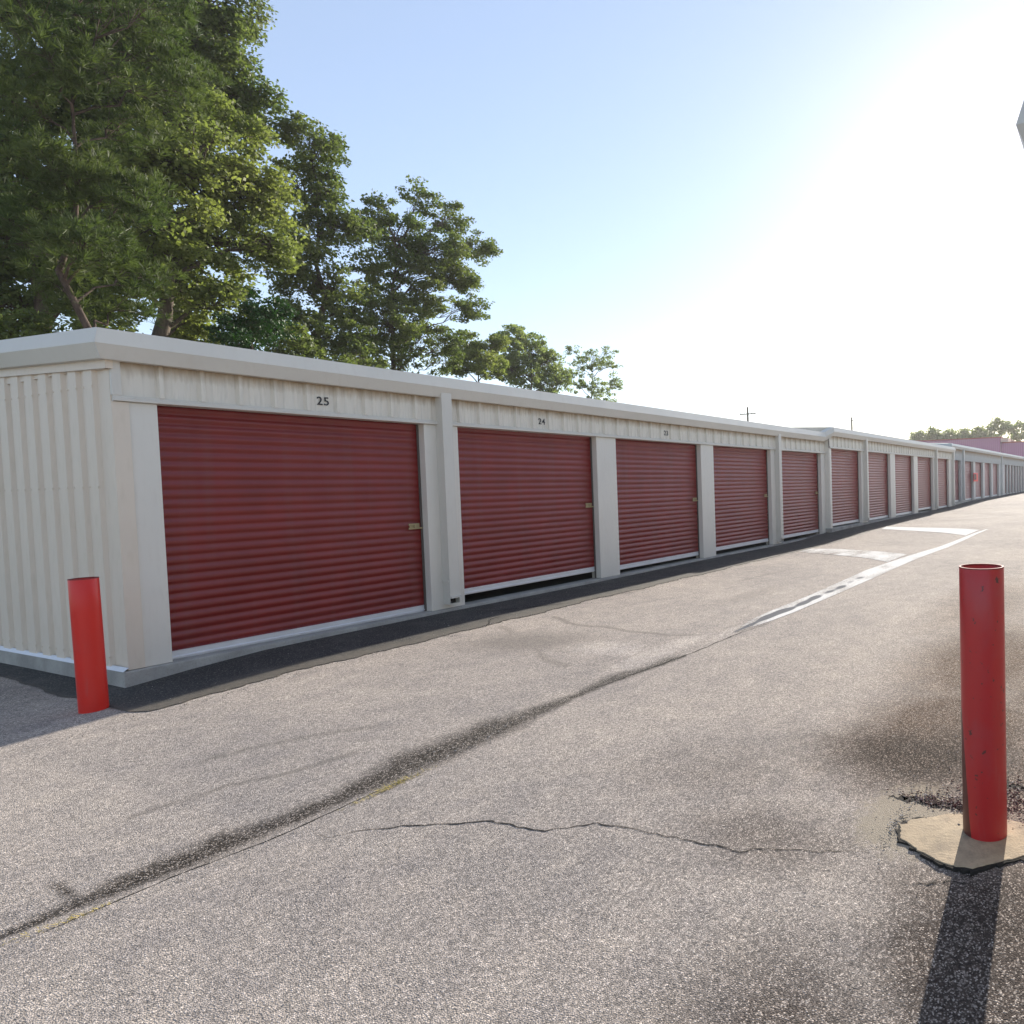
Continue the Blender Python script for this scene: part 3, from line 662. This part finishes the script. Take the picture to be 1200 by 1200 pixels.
# concrete footing pad
pad = [(.08, -6.86), (-.03, -6.89), (-.10, -7.0), (-.17, -7.13), (-.155, -7.24), (-.04, -7.36), (.06, -7.46), (.22, -7.5), (.34, -7.42), (.36, -7.28), (.32, -7.12), (.22, -6.98), (.15, -6.89)]
def blob(pts, name, mat, z0, lift, thick, j=.008, seed=2, sub=6):
    r = random.Random(seed); P = []
    for i in range(len(pts)):
        a = pts[i]; c = pts[(i + 1) % len(pts)]
        for k in range(sub): t_ = k / sub; P.append((a[0] + (c[0] - a[0]) * t_ + r.uniform(-j, j) * (1.8 if k % 3 == 0 else .7), a[1] + (c[1] - a[1]) * t_ + r.uniform(-j, j) * (1.8 if k % 3 == 0 else .7)))
    cx = sum(p[0] for p in P) / len(P); cy = sum(p[1] for p in P) / len(P); n = len(P)
    V = [(x, y, z0 + lift) for x, y in P] + [(cx + (x - cx) * 1.015, cy + (y - cy) * 1.015, z0 + lift - thick) for x, y in P] + [(cx, cy, z0 + lift + .004)]
    F = [(i, (i + 1) % n, 2 * n) for i in range(n)] + [(n + i, n + (i + 1) % n, (i + 1) % n, i) for i in range(n)]
    me = bpy.data.meshes.new(name); me.from_pydata(V, [], F); me.update(); return new_obj(name, me, mat)
zg = float(gz(.1, -7.2))
structure(blob([(.1 + (x - .1) * 1.07, -7.18 + (y + 7.18) * 1.05) for x, y in pad], 'pavement_gap', M['crack'], zg, .002, .01, .014, 4))
structure(blob(pad, 'concrete_pad', M['pad'], zg, .0055, .0045, .007, 2))

# loose stones and dirt around the pad and along the seams (uncountable)
def stones(name, label, spots, seed):
    r = random.Random(seed); V = []; F = []
    for (cx, cy, rx, ry, n, s0, s1) in spots:
        for _ in range(n):
            x = r.gauss(cx, rx); y = r.gauss(cy, ry); s_ = r.uniform(s0, s1); z = float(gz(x, y)) + s_ * .3 + .004; k = len(V)
            a = r.uniform(0, 6.3)
            for dx, dy, dz in ((1, 0, 0), (0, 1, .1), (-1, .1, 0), (0, -1, 0), (.1, .1, .5), (0, 0, -.5)):
                q = s_ * r.uniform(.7, 1.2); V.append((x + (dx * math.cos(a) - dy * math.sin(a)) * q, y + (dx * math.sin(a) + dy * math.cos(a)) * q, z + dz * q))
            F += [(k + i, k + (i + 1) % 4, k + 4) for i in range(4)] + [(k + (i + 1) % 4, k + i, k + 5) for i in range(4)]
    me = bpy.data.meshes.new(name); me.from_pydata(V, [], F); me.update(); o = new_obj(name, me, M['gravel']); o['kind'] = 'stuff'; o['label'] = label; o['category'] = 'gravel'; return o
stones('gravel', 'loose gravel scattered around the concrete pad and the kerb of the apron', [(.42, -7.0, .05, .12, 300, .002, .006), (.55, -7.4, .12, .2, 400, .003, .009), (.1, -6.84, .12, .02, 120, .003, .006), (.9, -7.2, .5, .3, 500, .002, .006),
    (1.5, -1.1, 1.4, .05, 260, .003, .008), (3.0, -.6, 2.5, .35, 60, .004, .012), (-1.4, -4.0, .4, .04, 120, .002, .005), (0.2, -3.9, .3, .08, 200, .003, .007), (3.0, -3.95, .9, .12, 260, .002, .006), (-.2, -5.6, 1.2, 1.0, 300, .002, .005)], 5)
t = NT('dark reddish crumbs'); v = t.voro(50); M['crumb'] = t.fin(t.ramp(t.sep(v.outputs['Color'])[0], [(0., (.03, .018, .016)), (.6, (.09, .045, .04)), (1., (.26, .19, .17))]), .9, 0, .2)
M['gravel_keep'] = M['gravel']; M['gravel'] = M['crumb']
stones('mulch', 'dark reddish crumbled debris behind the base of the worn bollard', [(.37, -7.02, .03, .12, 380, .003, .009), (.52, -7.34, .10, .18, 420, .003, .010)], 6)
M['gravel'] = M['gravel_keep']
# a tuft of dry grass in the gutter and leaf litter
r = random.Random(9); V = []; F = []
for (cx, cy, rx, ry, n, l0, l1) in ((-.42, -4.03, .09, .018, 150, .015, .05), (-.60, -4.03, .08, .02, 60, .01, .03), (-1.69, -3.93, .05, .015, 60, .01, .03), (-1.83, -3.9, .05, .02, 40, .01, .02)):
    for _ in range(n):
        x = r.gauss(cx, rx); y = r.gauss(cy, ry); z = float(gz(x, y)) + .004; l = r.uniform(l0, l1); a = r.uniform(0, 6.3); e = r.uniform(.1, .6); k = len(V)
        V += [(x - .002 * math.sin(a), y + .002 * math.cos(a), z), (x + .002 * math.sin(a), y - .002 * math.cos(a), z), (x + l * math.cos(a) * math.cos(e), y + l * math.sin(a) * math.cos(e), z + l * math.sin(e))]; F.append((k, k + 1, k + 2))
me = bpy.data.meshes.new('dry_grass'); me.from_pydata(V, [], F); me.update(); o = new_obj('dry_grass', me, M['dry']); o['kind'] = 'stuff'; o['label'] = 'yellow dry grass lying in the dark gutter staining'; o['category'] = 'grass'

# ------------------------------------------------------------------ utility poles
for i, (px, py, Yp, lab, arm) in enumerate(((876, 477, 34, 'utility pole with crossarm rising behind the cream roof, left one', 1), (998, 489, 26, 'thin utility pole rising behind the roof step, right one', 0))):
    p = at(px, py, Yp)
    t_ = thing('utility_pole', (p[0], p[1], 0), lab, 'pole', 'utility poles behind the building')
    b = MB(); b.cyl(0, 0, 0, p[2], .17, .11, 10); b.obj('pole', M['bark'], t_)
    b = MB(); b.box(-.06, .06, -1.1, 1.1, p[2] - (.9 if arm else .6), p[2] - (.78 if arm else .5)) if arm else b.box(-.05, .05, -.45, .45, p[2] - .5, p[2] - .42); b.obj('crossarm', M['bark'], t_)
    if arm:
        b = MB()
        for q in (-1, -.5, .5, 1): b.cyl(0, q, p[2] - .78, p[2] - .6, .05, .03, 8)
        b.obj('insulator', M['grey'], t_)

# ------------------------------------------------------------------ trees
def tube(V, F, pts, rad, seg=6):
    n0 = len(V); pts = [np.array(p, float) for p in pts]
    for i, p in enumerate(pts):
        d_ = pts[min(i + 1, len(pts) - 1)] - pts[max(i - 1, 0)]; d_ = d_ / (np.linalg.norm(d_) + 1e-9)
        a = np.cross(d_, (0, 0, 1) if abs(d_[2]) < .9 else (1, 0, 0)); a /= np.linalg.norm(a); b_ = np.cross(d_, a)
        for k in range(seg):
            t_ = 2 * math.pi * k / seg; V.append(tuple(p + (a * math.cos(t_) + b_ * math.sin(t_)) * rad[i]))
    for i in range(len(pts) - 1):
        for k in range(seg):
            F.append((n0 + i * seg + k, n0 + i * seg + (k + 1) % seg, n0 + (i + 1) * seg + (k + 1) % seg, n0 + (i + 1) * seg + k))
def curve(p, q, n, sag, jit):
    p = np.array(p, float); q = np.array(q, float); out = []
    L = np.linalg.norm(q - p)
    for i in range(n + 1):
        t_ = i / n; s_ = math.sin(math.pi * t_)
        out.append(p + (q - p) * t_ + np.array([0, 0, sag * L * s_]) + (rng.normal(0, jit * L, 3) * s_))
    return out
def leaves(C, Rr, n_each, size, flat=.5, up=.7, needle=False):
    n_each = int(n_each * .8); size = size * .82; Rr = Rr * .8
    """C (k,3) clump centres, Rr (k,) radii"""
    k = len(C); N = k * n_each
    c = np.repeat(C, n_each, 0); r_ = np.repeat(Rr, n_each)[:, None]
    g = rng.normal(0, 1, (N, 3)); g /= np.linalg.norm(g, axis=1)[:, None]; g *= rng.uniform(0, 1, (N, 1)) ** .45
    P = c + g * r_ * np.array([1, 1, flat])
    s_ = size * rng.uniform(.6, 1.35, (N, 1))
    if not needle:
        nrm = rng.normal(0, 1, (N, 3)) + np.array([0, 0, up]); nrm /= np.linalg.norm(nrm, axis=1)[:, None]
        a = np.cross(nrm, rng.normal(0, 1, (N, 3))); a /= np.linalg.norm(a, axis=1)[:, None]; b_ = np.cross(nrm, a)
        V = np.stack([P + a * s_ * .6, P + b_ * s_ * .36 + nrm * s_ * .08, P - a * s_ * .6, P - b_ * s_ * .36 + nrm * s_ * .08], 1)
    else:
        V = P
    tint = np.repeat(np.clip(rng.normal(.5, .22, k), 0, 1), n_each) * .6 + rng.uniform(0, .4, N)
    return V.reshape(-1, 3), np.repeat(tint, 4)
def tufts(C, Rr, n_each, per, length, wd):
    k = len(C); N = k * n_each
    c = np.repeat(C, n_each, 0); r_ = np.repeat(Rr, n_each)[:, None]
    g = rng.normal(0, 1, (N, 3)); g /= np.linalg.norm(g, axis=1)[:, None]; g *= rng.uniform(.3, 1, (N, 1))
    P = c + g * r_ * np.array([1, 1, .55]); D = g + np.array([0, 0, .7]); D /= np.linalg.norm(D, axis=1)[:, None]
    P = np.repeat(P, per, 0); D = np.repeat(D, per, 0)
    D = D * .9 + rng.normal(0, .55, D.shape); D /= np.linalg.norm(D, axis=1)[:, None]
    a = np.cross(D, rng.normal(0, 1, D.shape)); a /= np.linalg.norm(a, axis=1)[:, None]
    L = length * rng.uniform(.7, 1.2, (len(P), 1))
    V = np.stack([P - a * wd, P + a * wd, P + D * L + a * wd * .4, P + D * L - a * wd * .4], 1)
    tint = np.repeat(np.clip(rng.normal(.5, .25, k), 0, 1), n_each * per) * .7 + rng.uniform(0, .3, len(P))
    return V.reshape(-1, 3), np.repeat(tint, 4)
def tree(name, label, cat, lobes, Yp, trunk_px, mat, bk, group, size=.13, dens=1., clump_r=.5, per=95, kind='leaf', trunk_r=.22, atf=at, gap=0., top=None, flat=.6, depth=.9):
    sc_ = []
    for (px, py, rp) in lobes:
        yj = Yp + rng.uniform(-.9, .9); c = atf(px, py, yj); zc = float((c - CAM) @ FW); r_ = rp * zc / 815.5
        sc_.append((c, r_))
    base = atf(trunk_px, 470, Yp); base[2] = float(np.interp(base[0], GX, GZ)) - .2
    t_ = thing(name, tuple(base), label, cat, group)
    hi = base[2] + (max(c[2] for c, r_ in sc_) - base[2]) * .86 if top is None else top
    tx = np.mean([c[0] for c, r_ in sc_]); tp = np.array([.6 * base[0] + .4 * tx, base[1], hi])
    spine = curve(base, tp, 10, 0, .012)
    V = []; F = []; rad = [trunk_r * (1 - .85 * (i / 10) ** 1.1) for i in range(11)]; rad[0] *= 1.3
    tube(V, F, [p - base for p in spine], rad, 9)
    CC = []; RR = []
    for c, r_ in sc_:
        zt = np.clip(c[2] - .45 * math.hypot(c[0] - base[0], c[1] - base[1]) - .3, base[2] + 1.5, hi - .3); f = (zt - base[2]) / (hi - base[2]) * 10; i0 = int(min(f, 9)); st = spine[i0] + (spine[i0 + 1] - spine[i0]) * (f - i0)
        limb = curve(st, c, 6, .06, .04); r0 = max(.03, trunk_r * .42 * min(1, r_ / 1.5))
        tube(V, F, [p - base for p in limb], [r0 * (1 - .72 * i / 6) for i in range(7)], 6)
        n = max(8, int(dens * 34 * r_ ** 2))
        g = rng.normal(0, 1, (n, 3)); g /= np.linalg.norm(g, axis=1)[:, None]; g *= (rng.uniform(.25, 1.06, (n, 1))) ** .6
        cc_ = c + g * r_ * np.array([.95, depth, .88])
        cc_ = cc_[rng.uniform(0, 1, n) > gap]
        for q in cc_:
            j = rng.integers(3, 7); tube(V, F, [p - base for p in curve(limb[j], q, 3, .08, .06)], [r0 * .28, r0 * .2, r0 * .13, .006], 4)
        CC.append(cc_); RR.append(clump_r * rng.uniform(.6, 1.25, len(cc_)))
    C_ = np.concatenate(CC); R2 = np.concatenate(RR)
    me = bpy.data.meshes.new('trunk'); me.from_pydata(V, [], F); me.update(); me.polygons.foreach_set('use_smooth', [True] * len(me.polygons)); new_obj('trunk', me, bk, t_)
    if kind == 'leaf': LV, tn = leaves(C_, R2, per, size, flat)
    else: LV, tn = tufts(C_, R2, 7, per, .2, .007)
    LV = LV - base
    me = fast_mesh('crown', LV, np.arange(len(LV)).reshape(-1, 4), 4); fattr(me, 'tint', tn); new_obj('crown', me, mat, t_)
    return t_
GRP = 'trees behind the storage building'
tree('oak_tree', 'broad bright leafy oak with sunlit foliage above the first roll up door', 'tree', [(235, 200, 60), (290, 225, 50), (250, 285, 62), (185, 262, 58), (318, 285, 38), (205, 335, 50), (262, 352, 32), (150, 320, 45), (215, 135, 50), (165, 190, 55), (320, 235, 28), (285, 160, 30), (235, 375, 22)], 15, 180, M['leaf_a'], M['bark'], GRP, .125, 1.1, .5, 95, trunk_r=.3)
tree('oak_tree', 'tallest dark tree at top left whose crown leaves the picture behind the pine', 'tree', [(195, 45, 65), (252, 55, 38), (130, 20, 65), (272, 110, 36), (185, 110, 60), (303, 112, 22), (235, -15, 60), (268, 30, 22), (290, 140, 34), (130, 110, 60), (270, 78, 26)], 20, 200, M['leaf_b'], M['bark'], GRP, .14, 1.1, .55, 90, trunk_r=.35)
tree('pine_tree', 'tall pine with soft long needles and a pale bare trunk at far left', 'pine tree', [(60, 70, 46), (112, 85, 44), (170, 62, 40), (40, 128, 40), (148, 150, 40), (212, 108, 34), (60, 200, 44), (128, 225, 42), (25, 275, 42), (100, 285, 42), (165, 325, 26), (92, 5, 55), (20, 0, 40), (175, 5, 45), (235, 95, 22), (60, 330, 30), (95, 345, 34), (140, 360, 26), (95, 205, 34), (120, 300, 30), (60, 260, 40), (160, 235, 34)], 12.5, 92, M['needle'], M['bark_pine'], GRP, .13, .95, .46, 24, 'pine', .11)
tree('oak_tree', 'dark tree filling the left edge behind the pine', 'tree', [(0, 110, 55), (10, 190, 75), (0, 270, 75), (55, 320, 52), (112, 345, 46), (70, 240, 66), (-5, 350, 45), (70, 110, 50), (130, 200, 60), (130, 280, 60), (75, 20, 60), (0, -10, 40)], 21, 43, M['leaf_b'], M['bark_pine'], GRP, .15, .9, .6, 90, trunk_r=.3)
tree('cedar_tree', 'small dense dark green cedar peeping over the roof between two bigger trees', 'tree', [(300, 378, 26), (285, 345, 16), (318, 385, 22), (268, 392, 22), (325, 360, 12), (292, 400, 24)], 14, 295, M['leaf_c'], M['bark'], GRP, .09, 2.2, .3, 110, trunk_r=.12)
tree('oak_tree', 'dark tree with a two lobed top left of the most layered crown', 'tree', [(365, 168, 32), (392, 178, 20), (343, 215, 36), (398, 262, 36), (358, 285, 40), (425, 268, 20), (385, 338, 34), (345, 335, 26), (352, 385, 34), (412, 360, 30), (418, 395, 28), (345, 155, 18), (385, 222, 26), (372, 395, 34), (325, 300, 30)], 19, 385, M['leaf_b'], M['bark'], GRP, .13, 1.05, .5, 90, trunk_r=.2, gap=.15)
tree('oak_tree', 'airy layered tree with branches reaching right over the second roll up door', 'tree', [(445, 250, 24), (492, 232, 22), (528, 255, 24), (560, 292, 20), (510, 292, 34), (466, 300, 26), (548, 330, 20), (500, 345, 32), (560, 362, 18), (455, 378, 32), (492, 398, 28), (438, 345, 22), (518, 422, 20), (462, 422, 28), (530, 300, 24), (575, 292, 9), (540, 362, 16), (425, 262, 14), (475, 275, 30), (480, 325, 32), (435, 310, 24), (475, 370, 30), (430, 390, 26), (530, 400, 22), (535, 320, 26)], 20, 447, M['leaf_b'], M['bark'], GRP, .13, 1.0, .48, 90, trunk_r=.16, gap=.15, flat=.5)
tree('oak_tree', 'low olive green treetop just right of the layered tree', 'tree', [(548, 405, 20), (575, 405, 15), (562, 425, 20), (535, 428, 16), (585, 400, 8), (580, 430, 15)], 23, 560, M['leaf_a'], M['bark'], GRP, .14, 1.7, .42, 80, trunk_r=.14)
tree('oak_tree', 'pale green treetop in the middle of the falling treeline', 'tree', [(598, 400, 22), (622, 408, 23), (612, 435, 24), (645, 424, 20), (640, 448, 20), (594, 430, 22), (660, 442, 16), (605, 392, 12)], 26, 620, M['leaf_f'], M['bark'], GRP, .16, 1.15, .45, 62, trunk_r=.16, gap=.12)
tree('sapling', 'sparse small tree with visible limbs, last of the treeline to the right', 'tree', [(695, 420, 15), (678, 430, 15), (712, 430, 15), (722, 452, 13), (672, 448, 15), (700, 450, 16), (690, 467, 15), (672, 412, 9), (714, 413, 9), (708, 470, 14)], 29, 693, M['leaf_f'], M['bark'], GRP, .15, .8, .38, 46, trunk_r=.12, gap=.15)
BG = 'understorey bushes behind the storage building'
for px, py, rp, Yb, lb in ((15, 378, 30, 16, 'shrub mass in shade at the left edge just above the roof'), (125, 382, 24, 15.5, 'shrub above the roof corner between two tree trunks'), (225, 388, 24, 16, 'bright shrub above the roof right of the corner'), (345, 405, 24, 17, 'shrub above the roof at the foot of the two lobed tree'), (420, 420, 22, 17, 'shrub above the roof at the foot of the layered tree')):
    tree('bush', lb, 'bush', [(px, py, rp), (px - rp * .8, py + 8, rp * .7), (px + rp * .8, py + 12, rp * .7), (px, py + rp, rp)], Yb, px, M['leaf_a'] if px in (125, 225) else M['leaf_b'], M['bark'], BG, .12, 1.2, .42, 85, trunk_r=.08)
FT = 'distant trees beyond the warehouse'
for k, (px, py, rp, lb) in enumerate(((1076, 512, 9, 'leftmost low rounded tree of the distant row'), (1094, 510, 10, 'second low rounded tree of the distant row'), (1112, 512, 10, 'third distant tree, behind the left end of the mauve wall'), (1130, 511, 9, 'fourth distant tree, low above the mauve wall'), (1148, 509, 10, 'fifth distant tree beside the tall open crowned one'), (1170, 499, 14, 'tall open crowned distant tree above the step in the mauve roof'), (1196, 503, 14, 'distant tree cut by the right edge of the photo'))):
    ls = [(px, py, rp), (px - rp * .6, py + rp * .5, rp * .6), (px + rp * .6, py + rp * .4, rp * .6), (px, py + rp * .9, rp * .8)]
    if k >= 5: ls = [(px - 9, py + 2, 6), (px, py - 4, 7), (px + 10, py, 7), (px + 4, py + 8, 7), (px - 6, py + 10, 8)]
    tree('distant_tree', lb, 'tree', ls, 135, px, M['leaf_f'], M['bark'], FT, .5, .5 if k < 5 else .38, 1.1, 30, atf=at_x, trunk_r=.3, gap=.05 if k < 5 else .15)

# ------------------------------------------------------------------ air: thin volume added to imitate veiling lens flare
b = MB(); b.box(-420, 520, -420, 420, -3, 24)
hz = b.obj('flare_haze', None)
hm = bpy.data.materials.new('flare_haze'); hm.use_nodes = True; hn = hm.node_tree; hn.nodes.clear()
ho = hn.nodes.new('ShaderNodeOutputMaterial'); hv = hn.nodes.new('ShaderNodeVolumePrincipled')
hv.inputs['Color'].default_value = (.97, .97, .98, 1); hv.inputs['Density'].default_value = .0004; hv.inputs['Anisotropy'].default_value = .5
hn.links.new(hv.outputs[0], ho.inputs['Volume']); hz.data.materials.append(hm); hz['kind'] = 'stuff'; hz['label'] = 'thin pale volume added to stand in for veiling lens flare over the far end'; hz['category'] = 'flare_haze'
